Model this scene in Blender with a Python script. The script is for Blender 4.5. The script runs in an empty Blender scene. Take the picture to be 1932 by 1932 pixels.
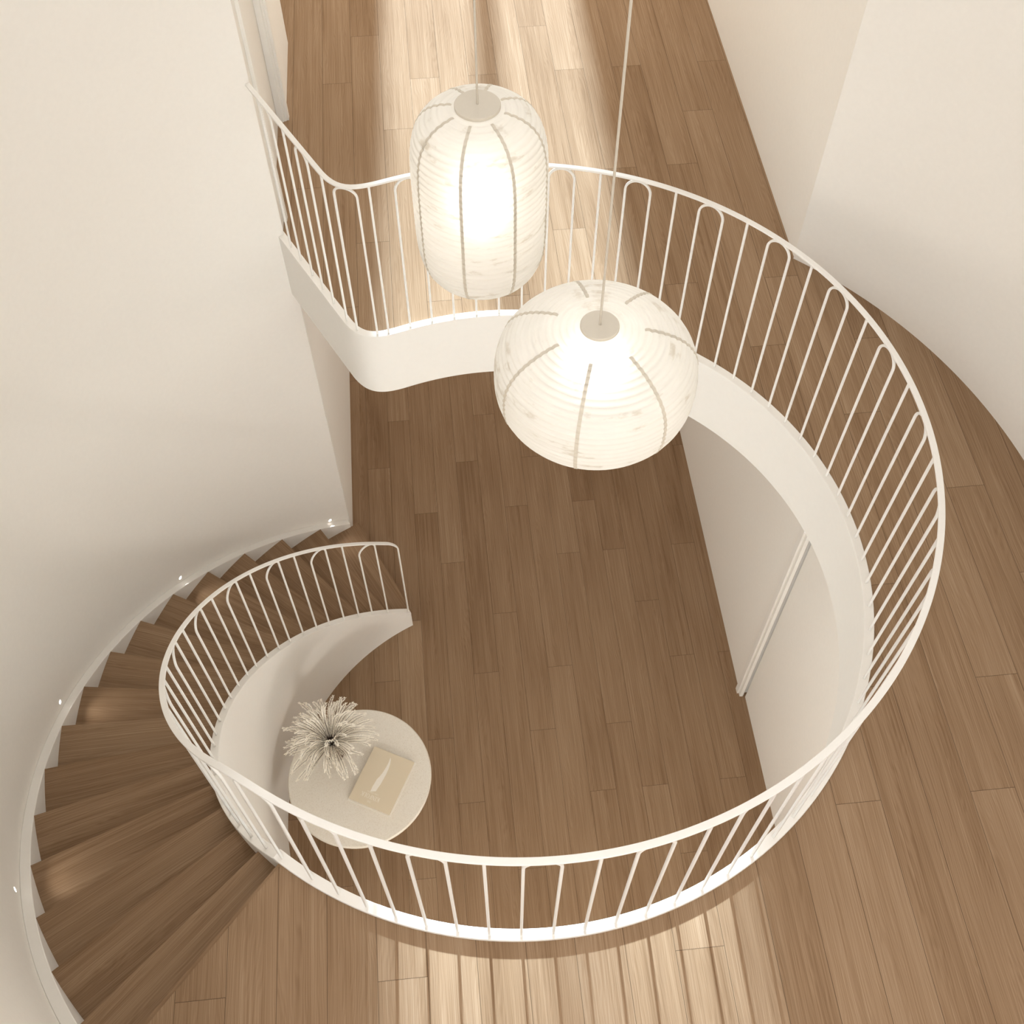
import bpy, bmesh, math, random
from mathutils import Vector, Matrix, Euler
from mathutils.geometry import tessellate_polygon

SC = bpy.context.scene
COL = SC.collection
PI = math.pi
H = 4.3                       # eye height above the upper floor
D = 3.1347                    # storey height
RZ = D / 17.0                 # riser
C1 = (0.256, 2.485)           # centre of the void / railing
C2 = (0.299, 2.476)           # centre of the round wall / stair
RW = 2.545                    # radius of the round wall
CEIL = 6.2

# ------------------------------------------------------------------ camera
cam_d = bpy.data.cameras.new('camera'); cam = bpy.data.objects.new('camera', cam_d); COL.objects.link(cam)
R = ((9.95239768e-01, -9.74563554e-02, -2.49001379e-04),
     (-8.16423274e-02, -8.32343716e-01, -5.48213889e-01),
     (5.32196729e-02, 5.45624593e-01, -8.36338131e-01))
m = Matrix(((R[0][0], -R[1][0], -R[2][0], 0), (R[0][1], -R[1][1], -R[2][1], 0),
            (R[0][2], -R[1][2], -R[2][2], H), (0, 0, 0, 1)))
cam.matrix_world = m
cam_d.sensor_width = 36; cam_d.lens = 2073.48 / 1932 * 36; cam_d.clip_start = 0.05
SC.camera = cam

# ------------------------------------------------------------------ world, sun, large lights, exposure
SC.view_settings.view_transform = 'Standard'; SC.view_settings.look = 'None'
SC.view_settings.gamma = 1.0; SC.view_settings.use_curve_mapping = False
SC.view_settings.exposure = 0.0
W = bpy.data.worlds.new('sky'); SC.world = W; W.use_nodes = True
W.node_tree.nodes['Background'].inputs[0].default_value = (1.0, 0.97, 0.92, 1)
W.node_tree.nodes['Background'].inputs[1].default_value = 1.0

def light(name, kind, loc, aim, energy, color, **kw):
    l = bpy.data.lights.new(name, kind); l.energy = energy; l.color = color
    for k, v in kw.items(): setattr(l, k, v)
    o = bpy.data.objects.new(name, l); COL.objects.link(o); o.location = loc
    o.rotation_euler = (Vector(aim) - Vector(loc)).to_track_quat('-Z', 'Y').to_euler()
    return o
SUN_EL = math.radians(14)
light('sun', 'SUN', (0.5, 14, 4), Vector((0.5, 14, 4)) + Vector((-0.025, -1, -math.tan(SUN_EL))), 34.0, (0.64, 0.83, 1.0), angle=math.radians(1.4))
light('rear_fill_light', 'AREA', (0.4, -1.35, 1.9), (0.4, 3, 1.2), 59.3, (0.984, 0.984, 1.000), shape='RECTANGLE', size=3.4, size_y=3.0)  # added fill from the viewer's side; no window is modelled there
light('hall_window_light', 'AREA', (0.58, 13.35, 1.9), (0.5, 5, 1.0), 205.0, (1.000, 0.980, 0.962), shape='RECTANGLE', size=2.4, size_y=3.2)
light('hall_fill_light', 'AREA', (0.58, 7.5, 3.9), (0.58, 7.5, 0), 34.0, (1.000, 0.990, 0.984), shape='RECTANGLE', size=1.6, size_y=4.0)  # soft fill added to lift the hall, no ceiling fitting behind it
light('lower_room_fill', 'AREA', (0.58, 9.6, -D + 1.5), (0.5, 4, -D + 1.0), 60.0, (1.0, 0.97, 0.92), shape='RECTANGLE', size=2.2, size_y=2.0)  # unseen fill added at the far end of the lower room
light('lower_rear_fill', 'AREA', (0.4, -1.45, -D + 0.9), (1.2, 3, -D + 1.0), 44.0, (1.0, 0.97, 0.92), shape='RECTANGLE', size=3.0, size_y=1.4)  # added fill below the viewer to brighten the lower walls
light('lower_front_fill', 'POINT', (0.2, 0.25, -1.35), (0, 0, -3), 74.0, (1.0, 0.97, 0.92), shadow_soft_size=0.2)  # invented point fill hidden under the front slab, lifts the lower walls
light('lower_back_fill', 'POINT', (0.5, 5.2, -0.85), (0, 0, -3), 13.0, (1.0, 0.97, 0.92), shadow_soft_size=0.2)  # second invented point fill, hidden by the slab beyond the void
light('high_fill_light', 'POINT', (0.3, 2.0, 5.0), (0, 0, 0), 84.0, (0.869, 0.906, 1.000), shadow_soft_size=0.45)  # added omnidirectional fill above the view; no third pendant hangs here
light('rear_left_fill', 'AREA', (-0.5, -1.3, 3.5), (0.0, 1.0, 0), 40.0, (0.963, 0.963, 1.000), shape='RECTANGLE', size=0.9, size_y=1.2)  # extra unseen fill added to lift the front-left floor

# ------------------------------------------------------------------ node helpers
class NT:
    def __init__(s, mat): s.t = mat.node_tree; s.n = s.t.nodes; s.l = s.t.links
    def new(s, typ, **kw):
        n = s.n.new(typ)
        for k, v in kw.items(): setattr(n, k, v)
        return n
    def put(s, sock, v):
        if isinstance(v, bpy.types.NodeSocket): s.l.new(v, sock)
        elif v is not None: sock.default_value = v
    def math(s, op, a, b=None, c=None):
        n = s.new('ShaderNodeMath', operation=op)
        s.put(n.inputs[0], a); s.put(n.inputs[1], b)
        if c is not None: s.put(n.inputs[2], c)
        return n.outputs[0]
    def comb(s, x, y, z=0.0):
        n = s.new('ShaderNodeCombineXYZ'); s.put(n.inputs[0], x); s.put(n.inputs[1], y); s.put(n.inputs[2], z); return n.outputs[0]
    def noise(s, vec, scale, detail=3.0, rough=0.55):
        n = s.new('ShaderNodeTexNoise'); s.put(n.inputs['Vector'], vec)
        n.inputs['Scale'].default_value = scale; n.inputs['Detail'].default_value = detail; n.inputs['Roughness'].default_value = rough
        return n.outputs['Fac']
    def ramp(s, fac, stops, interp='LINEAR'):
        n = s.new('ShaderNodeValToRGB'); n.color_ramp.interpolation = interp; e = n.color_ramp.elements
        while len(e) < len(stops): e.new(0.5)
        for i, (p, c) in enumerate(stops):
            e[i].position = p; e[i].color = c if len(c) == 4 else (*c, 1)
        s.put(n.inputs[0], fac); return n.outputs[0]
    def mix(s, fac, a, b, blend='MIX'):
        n = s.new('ShaderNodeMix', data_type='RGBA', blend_type=blend)
        s.put(n.inputs[0], fac); s.put(n.inputs[6], a); s.put(n.inputs[7], b); return n.outputs[2]

def new_mat(name):
    mt = bpy.data.materials.new(name); mt.use_nodes = True
    nt = NT(mt); b = nt.n['Principled BSDF']
    return mt, nt, b

def plain(name, col, rough=0.6, bump=0.0, scale=60.0, var=0.02, spec=0.3):
    mt, nt, b = new_mat(name)
    tc = nt.new('ShaderNodeTexCoord')
    f = nt.noise(tc.outputs['Object'], scale, 4.0)
    lo = tuple(max(0, c * (1 - var)) for c in col); hi = tuple(min(1, c * (1 + var)) for c in col)
    nt.put(b.inputs['Base Color'], nt.ramp(f, [(0.3, lo), (0.7, hi)]))
    b.inputs['Roughness'].default_value = rough
    b.inputs['Specular IOR Level'].default_value = spec
    if bump:
        bn = nt.new('ShaderNodeBump'); bn.inputs['Strength'].default_value = bump; bn.inputs['Distance'].default_value = 0.002
        nt.put(bn.inputs['Height'], f); nt.put(b.inputs['Normal'], bn.outputs[0])
    return mt

def grain(nt, x, y, rnd, rnd2):
    """brushed oak grain: x across, y along the board (metres)"""
    xo = nt.math('ADD', x, nt.math('MULTIPLY', rnd, 37.0)); yo = nt.math('ADD', y, nt.math('MULTIPLY', rnd2, 23.0))
    big = nt.noise(nt.comb(nt.math('MULTIPLY', xo, 9.0), nt.math('MULTIPLY', yo, 1.3), rnd), 1.0, 3.0, 0.5)
    med = nt.noise(nt.comb(nt.math('MULTIPLY', xo, 45.0), nt.math('MULTIPLY', yo, 0.9), rnd), 1.0, 3.0, 0.6)
    fine = nt.noise(nt.comb(nt.math('MULTIPLY', xo, 360.0), nt.math('MULTIPLY', yo, 1.6), rnd), 1.0, 2.0, 0.6)
    ph = nt.math('ADD', nt.math('MULTIPLY', xo, 95.0), nt.math('MULTIPLY', big, 14.0))
    wave = nt.math('MULTIPLY_ADD', nt.math('SINE', nt.math('MULTIPLY', ph, 2 * PI)), 0.5, 0.5)
    g = nt.math('MULTIPLY', big, 0.27)
    g = nt.math('MULTIPLY_ADD', med, 0.28, g)
    g = nt.math('MULTIPLY_ADD', fine, 0.52, g)
    g = nt.math('MULTIPLY_ADD', wave, 0.06, g)
    return g, fine

WOOD_LO = (0.205, 0.124, 0.068); WOOD_MID = (0.305, 0.200, 0.120); WOOD_HI = (0.415, 0.297, 0.195)
def wood_color(nt, g, tint):
    g2 = nt.math('ADD', g, nt.math('MULTIPLY', nt.math('SUBTRACT', tint, 0.5), 0.13))
    return nt.ramp(g2, [(0.38, WOOD_LO), (0.60, WOOD_MID), (0.84, WOOD_HI)])

def plank_mat(name, x0, w, base, offs):
    mt, nt, b = new_mat(name)
    geo = nt.new('ShaderNodeNewGeometry'); sp = nt.new('ShaderNodeSeparateXYZ'); nt.put(sp.inputs[0], geo.outputs['Position'])
    x, y = sp.outputs[0], sp.outputs[1]
    fx = nt.math('DIVIDE', nt.math('SUBTRACT', x, x0), w); row = nt.math('FLOOR', fx)
    stops = [(i / 32.0, (o / 4.0,) * 3) for i, o in enumerate(offs)]
    off = nt.ramp(nt.math('DIVIDE', nt.math('ADD', row, 0.5), 32.0), stops, 'CONSTANT')
    L = 1.93
    fy = nt.math('SUBTRACT', nt.math('DIVIDE', nt.math('SUBTRACT', y, base), L), off); bd = nt.math('FLOOR', fy)
    wn = nt.new('ShaderNodeTexWhiteNoise', noise_dimensions='3D'); nt.put(wn.inputs[0], nt.comb(row, bd, 3.3))
    sc = nt.new('ShaderNodeSeparateColor'); nt.put(sc.inputs[0], wn.outputs['Color'])
    g, fine = grain(nt, x, y, sc.outputs[0], sc.outputs[1])
    col = wood_color(nt, g, sc.outputs[2])
    frx = nt.math('FRACT', fx); dx = nt.math('MULTIPLY', nt.math('MINIMUM', frx, nt.math('SUBTRACT', 1.0, frx)), w)
    fry = nt.math('FRACT', fy); dy = nt.math('MULTIPLY', nt.math('MINIMUM', fry, nt.math('SUBTRACT', 1.0, fry)), L)
    seam = nt.math('LESS_THAN', nt.math('MINIMUM', dx, dy), 0.0011)
    col = nt.mix(nt.math('MULTIPLY', seam, 0.75), col, (0.07, 0.045, 0.028, 1))
    nt.put(b.inputs['Base Color'], col); b.inputs['Roughness'].default_value = 0.85; b.inputs['Specular IOR Level'].default_value = 0.012
    bn = nt.new('ShaderNodeBump'); bn.inputs['Strength'].default_value = 0.15; bn.inputs['Distance'].default_value = 0.001
    nt.put(bn.inputs['Height'], nt.math('SUBTRACT', fine, nt.math('MULTIPLY', seam, 2.0))); nt.put(b.inputs['Normal'], bn.outputs[0])
    return mt

U_OFF = [3, 1, 2, 0, 3, 1, 2, 0, 2, 1, 3, 0, 2, 3, 1, 3, 2, 0, 3, 1, 3, 1, 2, 3, 1, 2, 0, 3, 1, 0, 2, 1]
L_OFF = [2, 1, 3, 0, 1, 3, 0, 2, 1, 3, 0, 2, 3, 1, 2, 1, 0, 3, 1, 3, 0, 2, 1, 3, 0, 2, 1, 3, 0, 2, 1, 3]
M_FLOOR = plank_mat('oak_planks_upper', -0.598 - 10 * 0.1836, 0.1836, 0.81, U_OFF)
M_FLOOR_L = plank_mat('oak_planks_lower', -0.1275 - 8 * 0.1828, 0.1828, 2.01, L_OFF)

def tread_mat():
    mt, nt, b = new_mat('oak_treads')
    uv = nt.new('ShaderNodeUVMap'); sp = nt.new('ShaderNodeSeparateXYZ'); nt.put(sp.inputs[0], uv.outputs[0])
    oi = nt.new('ShaderNodeObjectInfo'); r = oi.outputs['Random']
    g, fine = grain(nt, sp.outputs[1], sp.outputs[0], r, nt.math('FRACT', nt.math('MULTIPLY', r, 17.3)))
    nt.put(b.inputs['Base Color'], wood_color(nt, g, nt.math('MULTIPLY', nt.math('FRACT', nt.math('MULTIPLY', r, 5.7)), 0.7)))
    b.inputs['Roughness'].default_value = 0.85; b.inputs['Specular IOR Level'].default_value = 0.012
    bn = nt.new('ShaderNodeBump'); bn.inputs['Strength'].default_value = 0.15; bn.inputs['Distance'].default_value = 0.001
    nt.put(bn.inputs['Height'], fine); nt.put(b.inputs['Normal'], bn.outputs[0])
    return mt
M_TREAD = tread_mat()
M_WALL = plain('warm_white_plaster', (0.872, 0.832, 0.764), 0.85, 0.05, 40, 0.01)
M_TRIM = plain('white_painted_trim', (0.835, 0.80, 0.74), 0.6, 0.0, 30, 0.008)
M_METAL = plain('white_powder_coated_steel', (0.83, 0.80, 0.745), 0.42, 0.0, 80, 0.008, 0.4)
M_CEIL = plain('white_ceiling_paint', (0.87, 0.84, 0.78), 0.9, 0.0, 30, 0.01)
M_FLOORSHADE = None

# ------------------------------------------------------------------ object helpers
def obj(name, bm, mat, parent=None, smooth=None, loc=None):
    me = bpy.data.meshes.new(name); bmesh.ops.recalc_face_normals(bm, faces=bm.faces[:]); bm.to_mesh(me); bm.free()
    o = bpy.data.objects.new(name, me); COL.objects.link(o)
    if mat: me.materials.append(mat)
    if parent is not None: o.parent = parent
    if loc: o.location = loc
    if smooth is not None:
        for p in me.polygons: p.use_smooth = True
        me.set_sharp_from_angle(angle=math.radians(smooth))
    return o
def struct(name, bm, mat, smooth=None):
    o = obj(name, bm, mat, None, smooth); o['kind'] = 'structure'; return o
def thing(name, label, cat, loc=(0, 0, 0), group=None):
    o = bpy.data.objects.new(name, None); COL.objects.link(o); o.location = loc; o.empty_display_size = 0.1
    o['label'] = label; o['category'] = cat
    if group: o['group'] = group
    return o
def pol(C, r, a):
    a = math.radians(a); return (C[0] + r * math.cos(a), C[1] + r * math.sin(a))

def prism(bm, pts, z0, z1):
    """closed plan polygon extruded between two heights"""
    tris = tessellate_polygon([[Vector((p[0], p[1], 0)) for p in pts]])
    lo = [bm.verts.new((p[0], p[1], z0)) for p in pts]; hi = [bm.verts.new((p[0], p[1], z1)) for p in pts]
    for t in tris:
        for vs in (lo, hi):
            try: bm.faces.new([vs[i] for i in t])
            except ValueError: pass
    n = len(pts)
    for i in range(n):
        bm.faces.new((lo[i], lo[(i + 1) % n], hi[(i + 1) % n], hi[i]))
def box(bm, a, b):
    prism(bm, [(a[0], a[1]), (b[0], a[1]), (b[0], b[1]), (a[0], b[1])], a[2], b[2])

def sweep(bm, pts, nrm, w, h, caps=True, widths=None, up=None):
    """square bar along pts; nrm = horizontal normal at each point; w along nrm, h across"""
    rings = []
    for i, p in enumerate(pts):
        a = pts[max(i - 1, 0)]; c = pts[min(i + 1, len(pts) - 1)]
        t = (c - a).normalized(); n = nrm[i] - t * nrm[i].dot(t); n.normalize(); b = t.cross(n)
        ww = w if widths is None else widths[i]
        e = min(ww, h) * 0.18
        ring = []
        for sx, sy in ((1, 1), (-1, 1), (-1, -1), (1, -1)):
            for q in (0, 1):
                first = (sx * sy > 0) == (q == 0)
                ox = sx * (ww / 2 - (0 if first else e)); oy = sy * (h / 2 - (e if first else 0))
                ring.append(bm.verts.new(p + n * ox + b * oy))
        rings.append(ring)
    for r0, r1 in zip(rings, rings[1:]):
        k = len(r0)
        for j in range(k): bm.faces.new((r0[j], r0[(j + 1) % k], r1[(j + 1) % k], r1[j]))
    if caps: bm.faces.new(rings[0]); bm.faces.new(rings[-1][::-1])

def tube(bm, pts, r, seg=8, caps=True, radii=None):
    rings = []
    for i, p in enumerate(pts):
        a = pts[max(i - 1, 0)]; c = pts[min(i + 1, len(pts) - 1)]
        t = (c - a).normalized(); n = t.orthogonal().normalized()
        if i and rings: 
            n = prev - t * prev.dot(t)
            n = n.normalized() if n.length > 1e-6 else t.orthogonal().normalized()
        prev = n; b = t.cross(n); rr = r if radii is None else radii[i]
        rings.append([bm.verts.new(p + (n * math.cos(2 * PI * k / seg) + b * math.sin(2 * PI * k / seg)) * rr) for k in range(seg)])
    for r0, r1 in zip(rings, rings[1:]):
        for j in range(seg): bm.faces.new((r0[j], r0[(j + 1) % seg], r1[(j + 1) % seg], r1[j]))
    if caps: bm.faces.new(rings[0]); bm.faces.new(rings[-1][::-1])

def lathe(bm, prof, seg=64, close=False):
    rings = []
    for r, z in prof:
        if r < 1e-6: rings.append([bm.verts.new((0, 0, z))])
        else: rings.append([bm.verts.new((r * math.cos(2 * PI * k / seg), r * math.sin(2 * PI * k / seg), z)) for k in range(seg)])
    for r0, r1 in zip(rings, rings[1:]):
        for j in range(seg):
            k = (j + 1) % seg
            if len(r0) == 1 and len(r1) == 1: continue
            if len(r0) == 1: bm.faces.new((r0[0], r1[j], r1[k]))
            elif len(r1) == 1: bm.faces.new((r0[j], r0[k], r1[0]))
            else: bm.faces.new((r0[j], r0[k], r1[k], r1[j]))

def arc_band(bm, C, r0, r1, a0, a1, z0f, z1f, n):
    """curved wall piece: radii r0..r1, angles a0..a1, bottom and top heights as functions of the angle"""
    prev = None; first = None
    for i in range(n + 1):
        a = a0 + (a1 - a0) * i / n
        zi, zo = z0f(a), z1f(a)
        p0, p1 = pol(C, r0, a), pol(C, r1, a)
        ring = [bm.verts.new((*p0, zi)), bm.verts.new((*p1, zi)), bm.verts.new((*p1, zo)), bm.verts.new((*p0, zo))]
        if prev:
            for j in range(4): bm.faces.new((prev[j], prev[(j + 1) % 4], ring[(j + 1) % 4], ring[j]))
        else: bm.faces.new(ring)
        prev = ring
    bm.faces.new(prev[::-1])

# ------------------------------------------------------------------ the plan of the void edge
def curb_path():
    """centre line of the curb from the left wall round the void to the head of the stair"""
    A = Vector((-0.838, 4.785)); B = Vector((-0.393, 3.925)); rr = 0.19
    d = (B - A).normalized()
    ang0 = math.degrees(math.atan2(B.y - C1[1], B.x - C1[0]))
    q = math.radians(106.5); E = Vector((C1[0] + 1.572 * math.cos(q), C1[1] + 1.572 * math.sin(q)))
    tE = Vector((math.sin(q), -math.cos(q)))
    S = B - d * rr
    pts = [A.lerp(S, i / 10) for i in range(10)]
    # smooth cubic bend between the straight piece and the circle
    k = 0.155
    for i in range(25):
        t = i / 25; p0, p1, p2, p3 = S, S + d * k, E - tE * k, E
        pts.append(p0 * (1 - t) ** 3 + p1 * 3 * t * (1 - t) ** 2 + p2 * 3 * t * t * (1 - t) + p3 * t ** 3)
    a = 106.5; n = 160; a1 = 228.3 - 360
    for i in range(n + 1):
        b = a + (a1 - a) * i / n; pts.append(Vector(pol(C1, 1.572, b)))
    return pts
CP = curb_path()
CS = [0.0]
for p, q in zip(CP, CP[1:]): CS.append(CS[-1] + (q - p).length)
def offset(pts, d):
    out = []
    for i, p in enumerate(pts):
        t = (pts[min(i + 1, len(pts) - 1)] - pts[max(i - 1, 0)]).normalized()
        out.append(p + Vector((-t.y, t.x)) * d)
    return out
CURB_IN = offset(CP, -0.022)     # towards the void
CURB_OUT = offset(CP, 0.022)     # towards the floor
CURB_Z = 0.016

# ------------------------------------------------------------------ setting
# upper floor slab
EDGE_A = 228.3
HALL_L, HALL_R, HALL_END = -0.82, 1.985, 13.5
def ray_pt(C, a, Ctar, r):        # along the radial line of C at angle a, distance to circle Ctar of radius r
    d = Vector((math.cos(math.radians(a)), math.sin(math.radians(a)))); P = Vector(C) - Vector(Ctar)
    b = P.dot(d); c = P.dot(P) - r * r; t = -b + math.sqrt(b * b - c); v = Vector(C) + d * t; return (v.x, v.y)
fl = [(p.x, p.y) for p in offset(CP, 0.004)]
fl[-1] = ray_pt(C2, EDGE_A, C1, 1.576)
fl += [pol(C2, RW + 0.05, EDGE_A)] + [pol(C2, RW + 0.05, a) for a in range(232, 246, 3)]
fl += [(-0.85, -1.55), (2.76, -1.55), (2.76, 1.80)] + [pol(C2, RW + 0.05, a) for a in range(-14, 46, 4)]
fl += [(HALL_R + 0.06, 4.30), (HALL_R + 0.06, HALL_END + 0.1), (HALL_L - 0.3, HALL_END + 0.1), (HALL_L - 0.3, 4.83), (-0.855, 4.83)]
bm = bmesh.new(); prism(bm, fl, -0.40, 0.0); struct('floor_upper', bm, M_FLOOR)
# lower floor
bm = bmesh.new(); box(bm, (-2.4, -1.6, -D - 0.1), (3.0, 10.2, -D)); struct('floor_lower', bm, M_FLOOR_L)

# curb and fascia of the slab edge
def strip(bm, inner, outer, z0, z1):
    prev = None
    for a, b in zip(inner, outer):
        ring = [bm.verts.new((a.x, a.y, z0)), bm.verts.new((b.x, b.y, z0)), bm.verts.new((b.x, b.y, z1)), bm.verts.new((a.x, a.y, z1))]
        if prev:
            for j in range(4): bm.faces.new((prev[j], prev[(j + 1) % 4], ring[(j + 1) % 4], ring[j]))
        else: bm.faces.new(ring)
        prev = ring
    bm.faces.new(prev[::-1])
bm = bmesh.new(); strip(bm, CURB_IN, CURB_OUT, -0.43, CURB_Z)
o = struct('trim_1', bm, M_TRIM, 40); o['label'] = 'cream curb and fascia round the edge of the stair void'
bv = o.modifiers.new('soft_edge', 'BEVEL'); bv.width = 0.003; bv.segments = 2; bv.limit_method = 'ANGLE'; bv.angle_limit = math.radians(50)

# round walls
bm = bmesh.new(); arc_band(bm, C2, RW, RW + 0.2, 115.95, 245, lambda a: -D, lambda a: CEIL, 128); struct('wall_left', bm, M_WALL, 30)
bm = bmesh.new(); arc_band(bm, C2, 2.492, 2.74, -15, 47.6, lambda a: -0.40, lambda a: CEIL, 84); struct('wall_right', bm, M_WALL, 30)
# rear walls behind the viewer
bm = bmesh.new(); box(bm, (-1.0, -1.6, -0.4), (-0.78, 0.22, CEIL)); struct('wall_rear_left', bm, M_WALL)
bm = bmesh.new(); box(bm, (2.70, -1.6, -0.4), (2.9, 1.84, CEIL)); struct('wall_rear_right', bm, M_WALL)
bm = bmesh.new(); box(bm, (-1.0, -1.75, -0.4), (2.9, -1.55, CEIL)); struct('wall_rear', bm, M_WALL)
# ceiling over the stair hall
bm = bmesh.new(); box(bm, (-2.6, -1.75, CEIL), (3.1, 5.3, CEIL + 0.15)); struct('ceiling', bm, M_CEIL)
# header above the hall opening, hall ceiling
bm = bmesh.new(); box(bm, (-1.0, 4.86, 3.9), (2.2, 5.1, CEIL)); struct('wall_header', bm, M_WALL)
bm = bmesh.new(); box(bm, (-1.3, 4.9, 3.95), (2.3, HALL_END + 0.2, 4.1)); struct('ceiling_hall', bm, M_CEIL)
# hall right wall
bm = bmesh.new(); box(bm, (HALL_R, 4.32, -0.4), (HALL_R + 0.2, HALL_END, 3.95)); struct('wall_hall_right', bm, M_WALL)
bm = bmesh.new(); box(bm, (HALL_R, 4.32, 3.95), (HALL_R + 0.2, 4.9, CEIL)); struct('wall_hall_corner', bm, M_WALL)
# hall left wall with a recessed door and its casing, then an opening further on
TOPD = 3.05
bm = bmesh.new()
prism(bm, [(-0.84, 4.765), (-0.822, 4.79), (-0.82, 4.905), (-1.06, 4.905), (-1.06, 4.86), (-0.98, 4.86)], -0.4, 3.95)
prism(bm, [(-0.82, 5.80), (-0.82, 6.574), (-1.06, 6.574), (-1.06, 5.80)], 0.0, 3.95)
box(bm, (-1.06, 4.905, TOPD), (-0.82, 5.80, 3.95)); box(bm, (-1.06, 6.574, TOPD), (-0.82, 7.5, 3.95))
box(bm, (-1.06, 7.5, 0.0), (-0.82, HALL_END, 3.95)); box(bm, (-1.16, 4.86, 0.0), (-1.06, HALL_END, 3.95))
struct('wall_hall_left', bm, M_WALL)
bm = bmesh.new(); box(bm, (-0.93, 4.905, 0.003), (-0.869, 5.80, TOPD)); struct('door_1', bm, M_TRIM)
bm = bmesh.new()
prism(bm, [(-0.868, 4.925), (-0.868, 4.905), (-0.819, 4.887), (-0.801, 4.885), (-0.799, 4.925), (-0.812, 4.93)], 0, TOPD)
prism(bm, [(-0.868, 5.765), (-0.834, 5.77), (-0.830, 5.777), (-0.819, 5.777), (-0.815, 5.784), (-0.802, 5.784), (-0.801, 5.822), (-0.819, 5.824), (-0.868, 5.81)], 0, TOPD)
box(bm, (-0.868, 4.885, TOPD - 0.04), (-0.801, 5.822, TOPD + 0.03))
o = struct('trim_2', bm, M_TRIM); o['label'] = 'stepped cream casing round the recessed hall door'
# hall end wall with a tall two-light window
bm = bmesh.new()
WX0, WX1, WM0, WM1, WZ0, WZ1 = -0.05, 1.30, 0.585, 0.715, 0.06, 3.31
y0, y1 = HALL_END, HALL_END + 0.12
box(bm, (-1.3, y0, -0.4), (WX0, y1, 4.1)); box(bm, (WX1, y0, -0.4), (2.3, y1, 4.1))
box(bm, (WX0, y0, -0.4), (WX1, y1, WZ0)); box(bm, (WX0, y0, WZ1), (WX1, y1, 4.1))
struct('wall_hall_end', bm, M_WALL)
bm = bmesh.new()
box(bm, (WM0, y0 + 0.03, WZ0), (WM1, y0 + 0.09, WZ1))
for a, b in ((WX0, WX0 + 0.03), (WX1 - 0.03, WX1)): box(bm, (a, y0 + 0.03, WZ0), (b, y0 + 0.09, WZ1))
struct('window_1', bm, M_TRIM)

# lower storey walls
YC = 3.09
bm = bmesh.new(); prism(bm, [(-0.811, 4.768), (-0.811, 10.0), (-1.1, 10.0), (-1.1, 4.9)], -D, -0.4); struct('wall_lower_left', bm, M_WALL)
bm = bmesh.new(); box(bm, (1.973, 3.116, -D), (2.3, 10.0, -0.4)); struct('wall_lower_right', bm, M_WALL)
bm = bmesh.new(); box(bm, (2.006, -1.6, -D), (2.06, 3.083, -0.4)); o = struct('door_2', bm, M_WALL)
bm = bmesh.new(); box(bm, (2.06, -1.6, -D), (2.3, 3.116, -0.4)); struct('wall_behind_door', bm, M_WALL)
bm = bmesh.new()
prism(bm, [(1.975, 3.188), (1.951, 3.155), (1.952, 3.114), (1.966, 3.116), (1.966, 3.09), (1.987, 3.087), (1.999, 3.099), (1.999, 3.12), (1.975, 3.13)], -D, -0.4)
o = struct('trim_3', bm, M_TRIM); o['label'] = 'stepped cream casing beside the lower opening'
bm = bmesh.new(); box(bm, (-1.1, 10.0, -D), (2.3, 10.2, -0.4)); struct('wall_lower_end', bm, M_WALL)
bm = bmesh.new(); box(bm, (-2.5, -1.75, -D), (-2.3, 0.6, -0.4)); box(bm, (-2.5, -1.75, -D), (3.0, -1.6, -0.4)); struct('wall_lower_rear', bm, M_WALL)

# ------------------------------------------------------------------ staircase
stair = thing('staircase', 'curved oak staircase with cream stringers winding down along the left wall', 'staircase', (C2[0], C2[1], -D))
def sub(name, bm, mat, parent, smooth=None):
    o = obj(name, bm, mat, parent, smooth); o.location = -parent.location; return o
NOSE = 222.2; STEP = 7.17
def helz(a): return -RZ - (NOSE - a) / STEP * RZ
def innz(a): return -0.0257 * (228.5 - a)
uvn = 'UVMap'
for k in range(16):
    a0 = NOSE - STEP * k; a1 = a0 + STEP + 0.9; z = -RZ * (k + 1)
    bm = bmesh.new(); ul = bm.loops.layers.uv.new(uvn)
    pin0 = Vector(ray_pt(C2, a0, C1, 1.585)); pin1 = Vector(ray_pt(C2, a1, C1, 1.585))
    po = [Vector(pol(C2, 2.498, a0 + (a1 - a0) * i / 6)) for i in range(7)]
    pts = [pin0] + po + [pin1]
    prism(bm, [(p.x, p.y) for p in pts], z - 0.035, z)
    am = math.radians(a0 + 2.0); u = Vector((math.cos(am), math.sin(am))); v = Vector((-u.y, u.x))
    for f in bm.faces:
        for lp in f.loops:
            c = Vector(lp.vert.co[:2]) - Vector(C2); lp[ul].uv = (c.dot(u), c.dot(v) + k * 1.37)
    t = sub('tread', bm, M_TREAD, stair)
    # riser under the nose of this tread
    bm = bmesh.new(); ul = bm.loops.layers.uv.new(uvn)
    ar0, ar1 = a0 + 0.55, a0 + 1.0
    q = [ray_pt(C2, ar0, C1, 1.585), pol(C2, 2.496, ar0), pol(C2, 2.496, ar1), ray_pt(C2, ar1, C1, 1.585)]
    prism(bm, q, z - RZ + (0.0005 if k < 15 else 0), z - 0.035)
    for f in bm.faces:
        for lp in f.loops:
            c = Vector(lp.vert.co[:2]) - Vector(C2); lp[ul].uv = (c.length, lp.vert.co.z + k)
    sub('riser', bm, M_TREAD, stair)
bm = bmesh.new(); ul = bm.loops.layers.uv.new(uvn)
q = [ray_pt(C2, EDGE_A - 0.4, C1, 1.585), pol(C2, 2.496, EDGE_A - 0.4), pol(C2, 2.496, EDGE_A + 0.2), ray_pt(C2, EDGE_A + 0.2, C1, 1.585)]
prism(bm, q, -RZ, -0.004)
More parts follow.
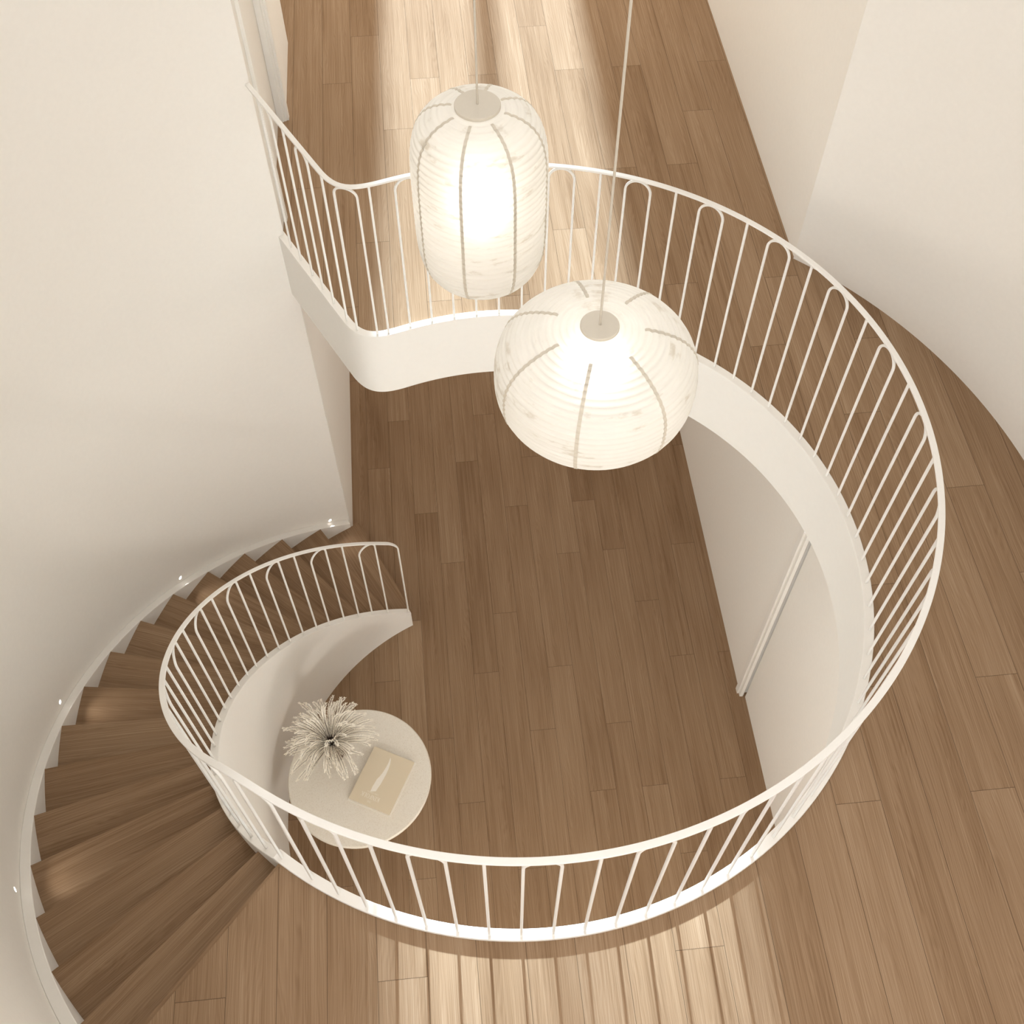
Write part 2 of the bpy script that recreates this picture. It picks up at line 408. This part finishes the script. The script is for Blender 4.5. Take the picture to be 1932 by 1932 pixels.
for f in bm.faces:
    for lp in f.loops:
        c = Vector(lp.vert.co[:2]) - Vector(C2); lp[ul].uv = (c.length, lp.vert.co.z)
sub('riser', bm, M_TREAD, stair)
# inner stringer, its wall reaches down to the lower floor
bm = bmesh.new(); arc_band(bm, C1, 1.55, 1.594, 113.9, 228.25, lambda a: -D, lambda a: innz(a) + 0.006, 110)
o = sub('inner_stringer', bm, M_TRIM, stair, 30)
bv = o.modifiers.new('soft_edge', 'BEVEL'); bv.width = 0.003; bv.segments = 2; bv.limit_method = 'ANGLE'; bv.angle_limit = math.radians(50)
# outer stringer, a ledge along the wall
bm = bmesh.new(); arc_band(bm, C2, 2.495, RW, 116.25, 228.3, lambda a: helz(a) - 0.5 if helz(a) - 0.5 > -D else -D, lambda a: min(helz(a) + 0.002, 0.0), 110)
o = sub('outer_stringer', bm, M_TRIM, stair, 30)
bv = o.modifiers.new('soft_edge', 'BEVEL'); bv.width = 0.003; bv.segments = 2; bv.limit_method = 'ANGLE'; bv.angle_limit = math.radians(50)
# drum under the treads closes the stair below
bm = bmesh.new(); arc_band(bm, C2, 1.64, 2.49, 118, 228.0, lambda a: helz(a) - 0.55 if helz(a) - 0.55 > -D else -D, lambda a: max(helz(a) - 0.40, -D + 0.02), 60)
sub('soffit', bm, M_TRIM, stair, 30)

# ------------------------------------------------------------------ balustrade
def smin(a, b, k=0.03):
    h = max(k - abs(a - b), 0) / k; return min(a, b) - h * h * k * 0.25
# railing line: curb path then the circle down the stair (s in metres)
def rail_z(p):
    b = math.degrees(math.atan2(p[1] - C1[1], p[0] - C1[0])) % 360
    return smin(0.985, 0.957 - 0.0257 * (228.5 - b), 0.09) if 180 < b < 250 else 0.985
RP = [(Vector((p.x, p.y)), CURB_Z, rail_z(p)) for p in CP]
a = 228.3; n = 150; A_END = 114.35
for i in range(1, n + 1):
    b = a + (A_END - a) * i / n
    zb = innz(b) + 0.006
    RP.append((Vector(pol(C1, 1.572, b)), min(zb, CURB_Z), smin(0.985, innz(b) + 0.957, 0.09)))
RS = [0.0]
for p, q in zip(RP, RP[1:]): RS.append(RS[-1] + (q[0] - p[0]).length)
def rail_at(s):
    s = max(0.0, min(s, RS[-1])); lo, hi = 0, len(RS) - 1
    while hi - lo > 1:
        mid = (lo + hi) // 2
        if RS[mid] <= s: lo = mid
        else: hi = mid
    f = (s - RS[lo]) / (RS[hi] - RS[lo]); p, q = RP[lo], RP[hi]
    pt = p[0].lerp(q[0], f); t = (q[0] - p[0]).normalized()
    return pt, p[1] + (q[1] - p[1]) * f, p[2] + (q[2] - p[2]) * f, Vector((-t.y, t.x, 0))
def s_near(x, y):
    v = Vector((x, y)); i = min(range(len(RP)), key=lambda i: (RP[i][0] - v).length)
    best = (1e9, 0)
    for j in (max(i - 1, 0), min(i, len(RP) - 2)):
        p, q = RP[j][0], RP[j + 1][0]; d = q - p; f = max(0, min(1, (v - p).dot(d) / d.dot(d)))
        e = (p + d * f - v).length
        if e < best[0]: best = (e, RS[j] + d.length * f)
    return best[1]
rail = thing('balustrade', 'white steel balustrade with arched balusters round the void and down the curved stair', 'railing', (C1[0], C1[1], 0))
TH = 0.010
pts, nr, wd = [], [], []
s = 0.0
while s < RS[-1] - 0.07:
    pt, zb, zt, n_ = rail_at(s); pts.append(Vector((pt.x, pt.y, zt - TH / 2))); nr.append(n_); wd.append(0.0245); s += 0.025
# rounded turn down into the end post
s_end = RS[-1]; sA = s_end - 0.07
pA, _, zA, nA = rail_at(sA); pE, zbE, zE, nE = rail_at(s_end)
zc = zE - 0.005
for i in range(9):
    t = i / 8; ang = t * PI / 2
    ss = sA + 0.07 * math.sin(ang); pt, _, z1, n_ = rail_at(ss)
    zz = (zA + (zE - zA) * (ss - sA) / 0.07 - TH / 2) - 0.06 * (1 - math.cos(ang))
    pts.append(Vector((pt.x, pt.y, zz))); nr.append(n_); wd.append(0.0245 - 0.010 * t)
for i in range(1, 9):
    t = i / 8; pts.append(Vector((pE.x, pE.y, (zE - TH / 2 - 0.06) * (1 - t) + (zbE - 0.004) * t))); nr.append(nE); wd.append(0.0145)
bm = bmesh.new(); sweep(bm, pts, nr, 0.042, TH, widths=wd); sub('handrail', bm, M_METAL, rail, 35)
BW = 0.0108
def single(s):
    pt, zb, zt, n_ = rail_at(s); bm = bmesh.new()
    sweep(bm, [Vector((pt.x, pt.y, zb - 0.003)), Vector((pt.x, pt.y, zt - TH + 0.001))], [n_, n_], BW, BW)
    sub('baluster', bm, M_METAL, rail)
def arch(s0, s1):
    """two legs joined by a bend that touches the handrail; built in unrolled (s, z)"""
    _, z0, t0, _ = rail_at(s0); _, z1, t1, _ = rail_at(s1)
    A = Vector((s0, z0 - 0.003)); B = Vector((s0, t0 - TH - BW * 0.45)); Cc = Vector((s1, t1 - TH - BW * 0.45)); Dd = Vector((s1, z1 - 0.003))
    line = [A]
    r = (s1 - s0) / 2
    for P, Q, S_ in ((A, B, Cc), (B, Cc, Dd)):
        d0 = (P - Q).normalized(); d1 = (S_ - Q).normalized(); half = math.acos(max(-1, min(1, d0.dot(d1)))) / 2
        tl = r / math.tan(half) * 0.995; cen = Q + (d0 + d1).normalized() * (r / math.sin(half)) * 0.995
        p0, p1 = Q + d0 * tl, Q + d1 * tl; v0, v1 = p0 - cen, p1 - cen
        ang = math.atan2(v0.x * v1.y - v0.y * v1.x, v0.dot(v1))
        for i in range(9):
            th = ang * i / 8; c, s_ = math.cos(th), math.sin(th)
            line.append(cen + Vector((v0.x * c - v0.y * s_, v0.x * s_ + v0.y * c)))
    line.append(Dd)
    P3, N3 = [], []
    last = None
    for q in line:
        if last is not None and (q - last).length < 0.002: continue
        pt, _, _, n_ = rail_at(q.x); P3.append(Vector((pt.x, pt.y, q.y))); N3.append(n_); last = q
    bm = bmesh.new(); sweep(bm, P3, N3, BW, BW); sub('arched_baluster', bm, M_METAL, rail, 35)
xy = [(-0.826, 4.768), (-0.777, 4.658), (-0.726, 4.549), (-0.665, 4.424), (-0.61, 4.316), (-0.558, 4.204), (-0.487, 4.073), (-0.432, 3.998), (-0.317, 3.96)]
S_ = [s_near(*p) for p in xy]
for i in range(9, 64): S_.append(s_near(*pol(C1, 1.572, 109.1 - 4.339 * (i - 9))))
S_.append(s_near(*pol(C1, 1.572, 229.36 - 360)))
S_[0] = 0.02
for i in range(0, 63, 3): single(S_[i])
for i in range(1, 63, 3): arch(S_[i], S_[i + 1])
arch(S_[63], S_[64])
for k in range(9):
    f = lambda a: s_near(*pol(C1, 1.572, a + 12.62 * k))
    arch(f(124.55), f(120.1))
    if k < 8: single(f(128.4))

# ------------------------------------------------------------------ paper lanterns
def paper_mat():
    mt, nt, b = new_mat('ribbed_washi_paper'); nt.n.remove(b); out = nt.n['Material Output']
    tc = nt.new('ShaderNodeTexCoord')
    mp = nt.new('ShaderNodeMapping'); mp.inputs['Scale'].default_value = (9, 9, 30); nt.put(mp.inputs[0], tc.outputs['Object'])
    f = nt.noise(mp.outputs[0], 1.0, 4.0, 0.6)
    col = nt.ramp(f, [(0.30, (0.60, 0.55, 0.47)), (0.40, (0.75, 0.725, 0.67)), (0.7, (0.78, 0.755, 0.705))])
    df = nt.new('ShaderNodeBsdfDiffuse'); nt.put(df.inputs[0], col)
    tr = nt.new('ShaderNodeBsdfTranslucent'); nt.put(tr.inputs[0], col)
    rf = nt.new('ShaderNodeBsdfRefraction'); nt.put(rf.inputs[0], col); rf.inputs['Roughness'].default_value = 1.0; rf.inputs['IOR'].default_value = 1.22
    m1 = nt.new('ShaderNodeMixShader'); m1.inputs[0].default_value = 0.22; nt.l.new(df.outputs[0], m1.inputs[1]); nt.l.new(tr.outputs[0], m1.inputs[2])
    m2 = nt.new('ShaderNodeMixShader'); m2.inputs[0].default_value = 0.16; nt.l.new(m1.outputs[0], m2.inputs[1]); nt.l.new(rf.outputs[0], m2.inputs[2])
    nt.l.new(m2.outputs[0], out.inputs[0]); return mt
M_PAPER = paper_mat()
M_TAPE = plain('beige_paper_tape', (0.61, 0.55, 0.45), 0.8, 0.0, 50, 0.04)
M_CAP = plain('beige_lacquered_metal', (0.62, 0.56, 0.46), 0.5, 0.0, 60, 0.01)
M_CORD = plain('pale_fabric_cord', (0.56, 0.50, 0.41), 0.8, 0.0, 90, 0.02)
def bulb_mat():
    mt, nt, b = new_mat('lit_bulb_glass'); b.inputs['Base Color'].default_value = (1, 0.95, 0.85, 1)
    b.inputs['Emission Color'].default_value = (1.0, 0.97, 0.93, 1); b.inputs['Emission Strength'].default_value = 9.0
    return mt
M_BULB = bulb_mat()

def lantern(name, label, cat, cap_xyz, R_, Hh, n1, n2, ropen, off, ribs, cap_r, strips, phase, bulb_z, bulb_r, s_in, s_out, power, bulb_h=1.0):
    root = thing(name, label, cat, cap_xyz)
    m = 700; raw = []
    for i in range(m + 1):
        th = -PI / 2 + PI * i / m; c, s = math.cos(th), math.sin(th)
        r = R_ * abs(c) ** (2 / n1); z = Hh / 2 * (1 if s > 0 else -1) * abs(s) ** (2 / n2); raw.append((r, z))
    raw = [p for p in raw if p[0] >= ropen]; zt = raw[-1][1]; raw = [(r, z - zt - off) for r, z in raw][::-1]
    raw = [(cap_r * 0.86, -0.009)] + raw
    L = [0.0]
    for p, q in zip(raw, raw[1:]): L.append(L[-1] + math.hypot(q[0] - p[0], q[1] - p[1]))
    def at(l):
        l = max(0, min(l, L[-1] - 1e-6)); lo, hi = 0, len(L) - 1
        while hi - lo > 1:
            mid = (lo + hi) // 2
            if L[mid] <= l: lo = mid
            else: hi = mid
        f = (l - L[lo]) / max(L[hi] - L[lo], 1e-9)
        a, b = raw[lo], raw[hi]; d = (b[0] - a[0], b[1] - a[1]); q = math.hypot(*d) or 1
        return a[0] + d[0] * f, a[1] + d[1] * f, -d[1] / q, d[0] / q
    K = 6; amp = 0.0032
    prof = []
    for i in range(ribs * K + 1):
        l = L[-1] * i / (ribs * K); r, z, nx, nz = at(l); ph = (i % K) / K
        b = amp * (math.sin(PI * ph) - 1) if i % K else -amp
        prof.append((max(r + nx * b, 0.001), z + nz * b, nx, nz))
    bm = bmesh.new(); lathe(bm, [(p[0], p[1]) for p in prof], 96)
    sh = obj('paper_shade', bm, M_PAPER, root, 60)
    for k in range(strips):
        a = math.radians(phase + 360.0 * k / strips); ca, sa = math.cos(a), math.sin(a)
        bm = bmesh.new(); prev = None; i0, i1 = int(len(prof) * s_in), int(len(prof) * s_out)
        for i in range(i0, i1):
            r, z, nx, nz = prof[i]; rr = r + nx * 0.0012; zz = z + nz * 0.0012; w = 0.0048
            if i in (i0, i1 - 1): w = 0.0035
            vs = []
            for sgn, dd in ((-1, 0), (1, 0), (1, -0.001), (-1, -0.001)):
                r2 = rr + nx * dd; z2 = zz + nz * dd
                vs.append(bm.verts.new((r2 * ca - sgn * w * sa, r2 * sa + sgn * w * ca, z2)))
            if prev:
                for j in range(4): bm.faces.new((prev[j], prev[(j + 1) % 4], vs[(j + 1) % 4], vs[j]))
            else: bm.faces.new(vs)
            prev = vs
        bm.faces.new(prev[::-1]); obj('seam_tape', bm, M_TAPE, root)
    bm = bmesh.new(); t = 0.010
    lathe(bm, [(0, 0), (cap_r - 0.0015, 0), (cap_r, -0.0015), (cap_r, -t + 0.001), (cap_r - 0.001, -t), (cap_r * 0.5, -t), (0.012, -t - 0.004), (0.012, -off - 0.02), (0, -off - 0.02)], 64)
    obj('cap', bm, M_CAP, root, 40)
    bm = bmesh.new(); tube(bm, [Vector((0, 0, -0.001)), Vector((0, 0, CEIL - cap_xyz[2]))], 0.0032, 8); obj('cord', bm, M_CORD, root)
    bm = bmesh.new(); lathe(bm, [(0, CEIL - cap_xyz[2] - 0.03), (0.045, CEIL - cap_xyz[2] - 0.03), (0.05, CEIL - cap_xyz[2] - 0.024), (0.05, CEIL - cap_xyz[2])], 32); obj('ceiling_rose', bm, M_CAP, root, 40)
    bm = bmesh.new(); bmesh.ops.create_uvsphere(bm, u_segments=24, v_segments=14, radius=bulb_r)
    for v in bm.verts: v.co.z = v.co.z * bulb_h + bulb_z
    obj('bulb', bm, M_BULB, root, 60)
    bm = bmesh.new(); tube(bm, [Vector((0, 0, bulb_z + bulb_r * 0.97 * bulb_h)), Vector((0, 0, -off - 0.019))], 0.006, 8); obj('bulb_stem', bm, M_CAP, root)
    l = bpy.data.lights.new('bulb_light', 'POINT'); l.energy = power; l.color = (1, 0.94, 0.84); l.shadow_soft_size = bulb_r * 1.3
    lo = bpy.data.objects.new('bulb_light', l); COL.objects.link(lo); lo.parent = root; lo.location = (0, 0, bulb_z)
    return root
lantern('paper_lantern', 'tall cylindrical ribbed paper pendant lantern with beige vertical seams', 'pendant lamp', (0.165, 2.711, 2.3),
        0.212, 0.653, 3.115, 4.7, 0.09, 0.017, 36, 0.0678, 8, -109.5, -0.34, 0.075, 0.03, 0.985, 1.7, 1.7)
lantern('paper_lantern', 'wide round ribbed paper pendant lantern hanging lower in front of the tall one', 'pendant lamp', (0.415, 1.922, 2.2),
        0.276, 0.372, 2.334, 2.619, 0.075, 0.011, 34, 0.0509, 7, -108.5, -0.16, 0.075, 0.12, 0.93, 1.6)

# ------------------------------------------------------------------ round table
TT = -D + 0.75
def stone_mat():
    mt, nt, b = new_mat('speckled_pale_stone'); tc = nt.new('ShaderNodeTexCoord')
    f = nt.noise(tc.outputs['Object'], 170, 5.0, 0.75); g = nt.noise(tc.outputs['Object'], 9, 3.0)
    c = nt.ramp(f, [(0.34, (0.62, 0.54, 0.43)), (0.44, (0.76, 0.70, 0.60)), (0.7, (0.82, 0.77, 0.68))])
    nt.put(b.inputs['Base Color'], nt.mix(nt.math('MULTIPLY', g, 0.25), c, (0.62, 0.54, 0.42, 1))); b.inputs['Roughness'].default_value = 0.6
    return mt
M_STONE = stone_mat()
tb = thing('round_table', 'round pale speckled stone table standing against the curved stair wall', 'table', (-0.721, 2.48, -D))
bm = bmesh.new(); lathe(bm, [(0, 0.715), (0.425, 0.715), (0.445, 0.722), (0.4505, 0.733), (0.449, 0.744), (0.443, 0.750), (0, 0.75)], 96); obj('tabletop', bm, M_STONE, tb, 40)
bm = bmesh.new(); lathe(bm, [(0, 0), (0.17, 0), (0.175, 0.008), (0.165, 0.03), (0.11, 0.12), (0.085, 0.35), (0.10, 0.6), (0.16, 0.716), (0, 0.716)], 48); obj('pedestal', bm, M_STONE, tb, 40)

# ------------------------------------------------------------------ book
M_COVER = plain('tan_cloth_cover', (0.68, 0.58, 0.425), 0.85, 0.2, 500, 0.05)
M_PAGES = plain('book_pages', (0.55, 0.45, 0.33), 0.9, 0.0, 300, 0.06)
M_BOARD = plain('pale_back_board', (0.84, 0.79, 0.70), 0.7, 0.0, 100, 0.02)
M_PRINT = plain('cream_print', (0.84, 0.78, 0.68), 0.8, 0.0, 100, 0.02)
A_, B_, C_ = Vector((-0.795, 2.330)), Vector((-0.537, 2.193)), Vector((-0.367, 2.530))
bu = (A_ - B_).normalized(); bvv = -(C_ - B_).normalized(); bw = (A_ - B_).length; bh = (C_ - B_).length
ctr = B_ + (A_ - B_) / 2 + (C_ - B_) / 2
book = thing('book', 'large tan hardback book with a white feather on its cover, lying on the round table', 'book', (ctr.x, ctr.y, TT))
ang = math.atan2(bu.y, bu.x); book.rotation_euler = (0, 0, ang)
def rbox(x0, x1, y0, y1, z0, z1, r=0.0):
    bm = bmesh.new(); pts = []
    if r:
        for cx, cy, s0 in ((x1 - r, y1 - r, 0), (x0 + r, y1 - r, 90), (x0 + r, y0 + r, 180), (x1 - r, y0 + r, 270)):
            for i in range(5): q = math.radians(s0 + i * 22.5); pts.append((cx + r * math.cos(q), cy + r * math.sin(q)))
    else: pts = [(x0, y0), (x1, y0), (x1, y1), (x0, y1)]
    prism(bm, pts, z0, z1); return bm
hw, hh = bw / 2, bh / 2
obj('back_cover', rbox(-hw, hw, -hh, hh, 0, 0.004, 0.004), M_BOARD, book)
obj('pages', rbox(-hw + 0.012, hw - 0.008, -hh + 0.012, hh - 0.012, 0.004, 0.024), M_PAGES, book)
fc = obj('front_cover', rbox(-hw + 0.006, hw - 0.006, -hh + 0.006, hh - 0.008, 0.024, 0.028, 0.004), M_COVER, book)
# local frame of the cover: +x reading direction, +y towards the top of the letters
def loc2(p):
    d = Vector(p) - ctr; return (d.dot(Vector((math.cos(ang), math.sin(ang)))), d.dot(Vector((-math.sin(ang), math.cos(ang)))))
feather = [(-0.521, 2.572), (-0.519, 2.556), (-0.525, 2.527), (-0.537, 2.496), (-0.552, 2.465), (-0.57, 2.435), (-0.588, 2.405), (-0.606, 2.382), (-0.62, 2.362), (-0.654, 2.364), (-0.639, 2.396), (-0.625, 2.416), (-0.611, 2.439), (-0.593, 2.455), (-0.575, 2.475), (-0.55, 2.512), (-0.535, 2.539)]
bm = bmesh.new(); prism(bm, [loc2(p) for p in feather], 0.0279, 0.0283); obj('feather_print', bm, M_PRINT, fc)
# serif capitals drawn as strokes on a unit grid (height 1)
def stroke(bm, x0, y0, x1, y1, w, z0, z1):
    d = Vector((x1 - x0, y1 - y0)); n = Vector((-d.y, d.x)).normalized() * w / 2; a, b = Vector((x0, y0)), Vector((x1, y1))
    prism(bm, [tuple(a + n), tuple(b + n), tuple(b - n), tuple(a - n)][::-1], z0, z1)
T, t_ = 0.11, 0.05
GL = {
 'K': (0.78, [(0.14, 0, 0.14, 1, T), (0.0, 0.02, 0.28, 0.02, t_), (0.0, 0.98, 0.28, 0.98, t_), (0.16, 0.42, 0.62, 0.98, t_), (0.30, 0.58, 0.68, 0.02, T), (0.52, 0.98, 0.74, 0.98, t_), (0.56, 0.02, 0.80, 0.02, t_)]),
 'I': (0.30, [(0.15, 0, 0.15, 1, T), (0.02, 0.02, 0.28, 0.02, t_), (0.02, 0.98, 0.28, 0.98, t_)]),
 'N': (0.82, [(0.14, 0, 0.14, 1, t_), (0.14, 0.98, 0.70, 0.02, T), (0.70, 0, 0.70, 1, t_), (0.02, 0.02, 0.26, 0.02, t_), (0.0, 0.98, 0.18, 0.98, t_), (0.58, 0.98, 0.82, 0.98, t_)]),
 'F': (0.60, [(0.14, 0, 0.14, 1, T), (0.0, 0.02, 0.28, 0.02, t_), (0.0, 0.98, 0.56, 0.98, t_), (0.56, 0.80, 0.56, 0.99, t_), (0.14, 0.52, 0.44, 0.52, t_), (0.44, 0.42, 0.44, 0.62, t_)]),
 'L': (0.60, [(0.14, 0, 0.14, 1, T), (0.0, 0.98, 0.28, 0.98, t_), (0.0, 0.02, 0.56, 0.02, t_), (0.56, 0.0, 0.56, 0.20, t_)]),
 'T': (0.64, [(0.32, 0, 0.32, 1, T), (0.02, 0.98, 0.62, 0.98, t_), (0.2, 0.02, 0.44, 0.02, t_), (0.03, 0.8, 0.03, 0.98, t_), (0.61, 0.8, 0.61, 0.98, t_)]),
 'H': (0.80, [(0.14, 0, 0.14, 1, T), (0.66, 0, 0.66, 1, T), (0.14, 0.52, 0.66, 0.52, t_), (0.0, 0.02, 0.28, 0.02, t_), (0.0, 0.98, 0.28, 0.98, t_), (0.52, 0.02, 0.80, 0.02, t_), (0.52, 0.98, 0.80, 0.98, t_)]),
 'E': (0.60, [(0.14, 0, 0.14, 1, T), (0.0, 0.02, 0.56, 0.02, t_), (0.0, 0.98, 0.54, 0.98, t_), (0.14, 0.52, 0.44, 0.52, t_), (0.56, 0.0, 0.56, 0.18, t_), (0.54, 0.82, 0.54, 1.0, t_)]),
 'D': (0.76, [(0.14, 0, 0.14, 1, T), (0.0, 0.02, 0.40, 0.02, t_), (0.0, 0.98, 0.40, 0.98, t_), (0.40, 0.98, 0.64, 0.78, t_), (0.64, 0.80, 0.70, 0.5, T), (0.70, 0.5, 0.64, 0.20, T), (0.64, 0.22, 0.40, 0.02, t_)]),
 'G': (0.76, 'O'), 'O': (0.80, 'O'), ' ': (0.35, []),
}
def text(word, cx, y0, size, name, gap=0.10, stretch=1.0):
    tot = sum(GL[c][0] + gap for c in word) - gap; x = cx - tot * size * stretch / 2; bm = bmesh.new()
    for ci, c in enumerate(word):
        w, st = GL[c]; zz = 0.0279 + (ci % 2) * 1e-5
        if st == 'O':
            N = 20
            for i in range(N):
                if c == 'G' and i in (0, 1, 2): continue
                q0, q1 = 2 * PI * i / N, 2 * PI * (i + 1) / N; th = t_ + (T - t_) * abs(math.cos((q0 + q1) / 2))
                f = lambda q, k: (x + (0.40 + (0.38 - k) * math.cos(q)) * size * stretch, y0 + (0.5 + (0.52 - k) * math.sin(q)) * size)
                prism(bm, [f(q0, 0), f(q1, 0), f(q1, th), f(q0, th)], zz, zz + 0.0004)
            if c == 'G': stroke(bm, x + 0.70 * size, y0, x + 0.70 * size, y0 + 0.42 * size, T * size, zz, zz + 0.0004)
        else:
            for s in st: stroke(bm, x + s[0] * size * stretch, y0 + s[1] * size, x + s[2] * size * stretch, y0 + s[3] * size, s[4] * size, zz, zz + 0.0004)
        x += (w + gap) * size * stretch
    obj(name, bm, M_PRINT, fc)
k1 = loc2((-0.593, 2.315)); k2 = loc2((-0.705, 2.371)); k1t = loc2((-0.605, 2.291))
size = abs(k1t[1] - k1[1]); width = abs(k2[0] - k1[0]); tot = sum(GL[c][0] + 0.10 for c in 'KINFOLK') - 0.10
text('KINFOLK', (k1[0] + k2[0]) / 2, min(k1[1], k2[1]) * 0.5 + max(k1[1], k2[1]) * 0.5, size, 'title_lettering', 0.10, width / (tot * size))
th = loc2((-0.665, 2.301)); text('THE', th[0], th[1] - size * 0.22, size * 0.42, 'small_lettering')
l3 = loc2((-0.637, 2.354)); text('LONG EDITION', l3[0], l3[1] - size * 0.1, size * 0.33, 'small_lettering')

# ------------------------------------------------------------------ vase of dried grass
M_VASE = plain('dark_clay', (0.16, 0.11, 0.075), 0.7, 0.2, 60, 0.1)
def grass_mats():
    a = plain('bleached_seed_husk', (0.90, 0.83, 0.71), 0.8, 0.0, 200, 0.08)
    b = plain('dry_brown_stalk', (0.13, 0.10, 0.08), 0.8, 0.0, 100, 0.1)
    return a, b
M_SEED, M_STALK = grass_mats()
VX, VY = -0.866, 2.628; MOUTH = 0.24
vase = thing('vase_of_dried_grass', 'bushy bunch of bleached dried grass in a vase beside the book on the table', 'plant', (VX, VY, TT))
bm = bmesh.new(); lathe(bm, [(0, 0), (0.045, 0), (0.050, 0.02), (0.054, 0.07), (0.050, 0.13), (0.033, 0.185), (0.026, 0.21), (0.032, MOUTH), (0.027, MOUTH), (0.022, 0.21), (0, 0.19)], 32)
obj('vase', bm, M_VASE, vase, 50)
rnd = random.Random(11)
NF = 98
for i in range(NF):
    ring = (i + 0.5) / NF
    az = i * 2.399963 + rnd.uniform(-0.2, 0.2)
    reach = 0.30 * (0.22 + 0.78 * math.sqrt(ring)) * rnd.uniform(0.84, 1.06)
    top = 0.17 * (1 - ring) + rnd.uniform(0.02, 0.09)
    droop = 0.07 * ring * rnd.uniform(0.3, 1.2)
    bend = rnd.uniform(-0.22, 0.22)
    pts = []; N = 16
    for j in range(N + 1):
        t = j / N; r = 0.010 + reach * t ** 1.05; aa = az + bend * t * t
        z = MOUTH - 0.02 + (top + 0.02) * math.sin(t * PI * 0.55) - droop * t ** 3
        pts.append(Vector((r * math.cos(aa), r * math.sin(aa), z)))
    bm = bmesh.new(); tube(bm, pts, 0.0012, 4, radii=[0.0017 * (1 - 0.6 * j / N) for j in range(N + 1)])
    fr = obj('grass_stalk', bm, M_STALK, vase)
    # husks in two rows along the stalk
    bm = bmesh.new(); t = 0.16; length = sum((q - p).length for p, q in zip(pts, pts[1:])); step = 0.0082 / length
    while t < 1.0:
        x = t * N; j = min(int(x), N - 1); p = pts[j].lerp(pts[j + 1], x - j); tg = (pts[j + 1] - pts[j]).normalized()
        sd = tg.cross(Vector((0, 0, 1))).normalized(); nn = sd.cross(tg)
        for side in (-1, 1):
            wide = rnd.uniform(0.6, 0.95) * (1.0 if t < 0.93 else 0.4)
            d = (tg * 0.8 + sd * side * wide + nn * rnd.uniform(-0.1, 0.5)).normalized()
            ln = rnd.uniform(0.0145, 0.020); wd = ln * 0.17
            b = p + d * ln; mid = p + d * ln * 0.62; e = d.cross(nn).normalized() * wd; g = d.cross(e).normalized() * wd * 0.5
            vs = [bm.verts.new(q) for q in (p, mid + e, mid + g, mid - e, mid - g, b)]
            for q in ((0, 1, 2), (0, 2, 3), (0, 3, 4), (0, 4, 1), (5, 2, 1), (5, 3, 2), (5, 4, 3), (5, 1, 4)): bm.faces.new([vs[w] for w in q])
        t += step
    obj('seed_head', bm, M_SEED, fr)

# ------------------------------------------------------------------ step lights in the round wall
def glow_mat():
    mt, nt, b = new_mat('lit_lens'); b.inputs['Emission Color'].default_value = (1.0, 0.96, 0.90, 1); b.inputs['Emission Strength'].default_value = 6.0
    return mt
M_GLOW = glow_mat()
LL = [((119.357, -2.802), 'small round lit step light in the left wall beside the lowest treads'),
      ((147.439, -2.063), 'small round lit step light in the left wall above the lower middle treads'),
      ((175.614, -1.328), 'small round lit step light in the left wall above the upper middle treads'),
      ((203.76, -0.594), 'small round lit step light in the left wall nearest the head of the stair')]
for (a, z), lab in LL:
    x, y = pol(C2, RW + 0.001, a)
    root = thing('step_light', lab, 'step light', (x, y, z), 'step lights along the stair wall')
    d = Vector((C2[0] - x, C2[1] - y, 0)).normalized(); root.rotation_euler = d.to_track_quat('Z', 'Y').to_euler()
    bm = bmesh.new(); lathe(bm, [(0.0125, -0.010), (0.0125, 0.0025), (0.0150, 0.0025), (0.0156, 0.0015), (0.0156, -0.010)], 32); obj('bezel', bm, M_METAL, root, 40)
    bm = bmesh.new(); lathe(bm, [(0, 0.0022), (0.0125, 0.0018), (0.0125, -0.008), (0, -0.008)], 32); obj('lens', bm, M_GLOW, root, 40)
    l = bpy.data.lights.new('step_light_beam', 'SPOT'); l.energy = 1.2; l.color = (1, 0.98, 0.95); l.spot_size = math.radians(95); l.spot_blend = 1.0; l.shadow_soft_size = 0.012
    lo = bpy.data.objects.new('step_light_beam', l); COL.objects.link(lo)
    p = Vector((x, y, z)) + d * 0.035; lo.location = p
    lo.rotation_euler = (d + Vector((0, 0, -0.5))).to_track_quat('-Z', 'Y').to_euler()
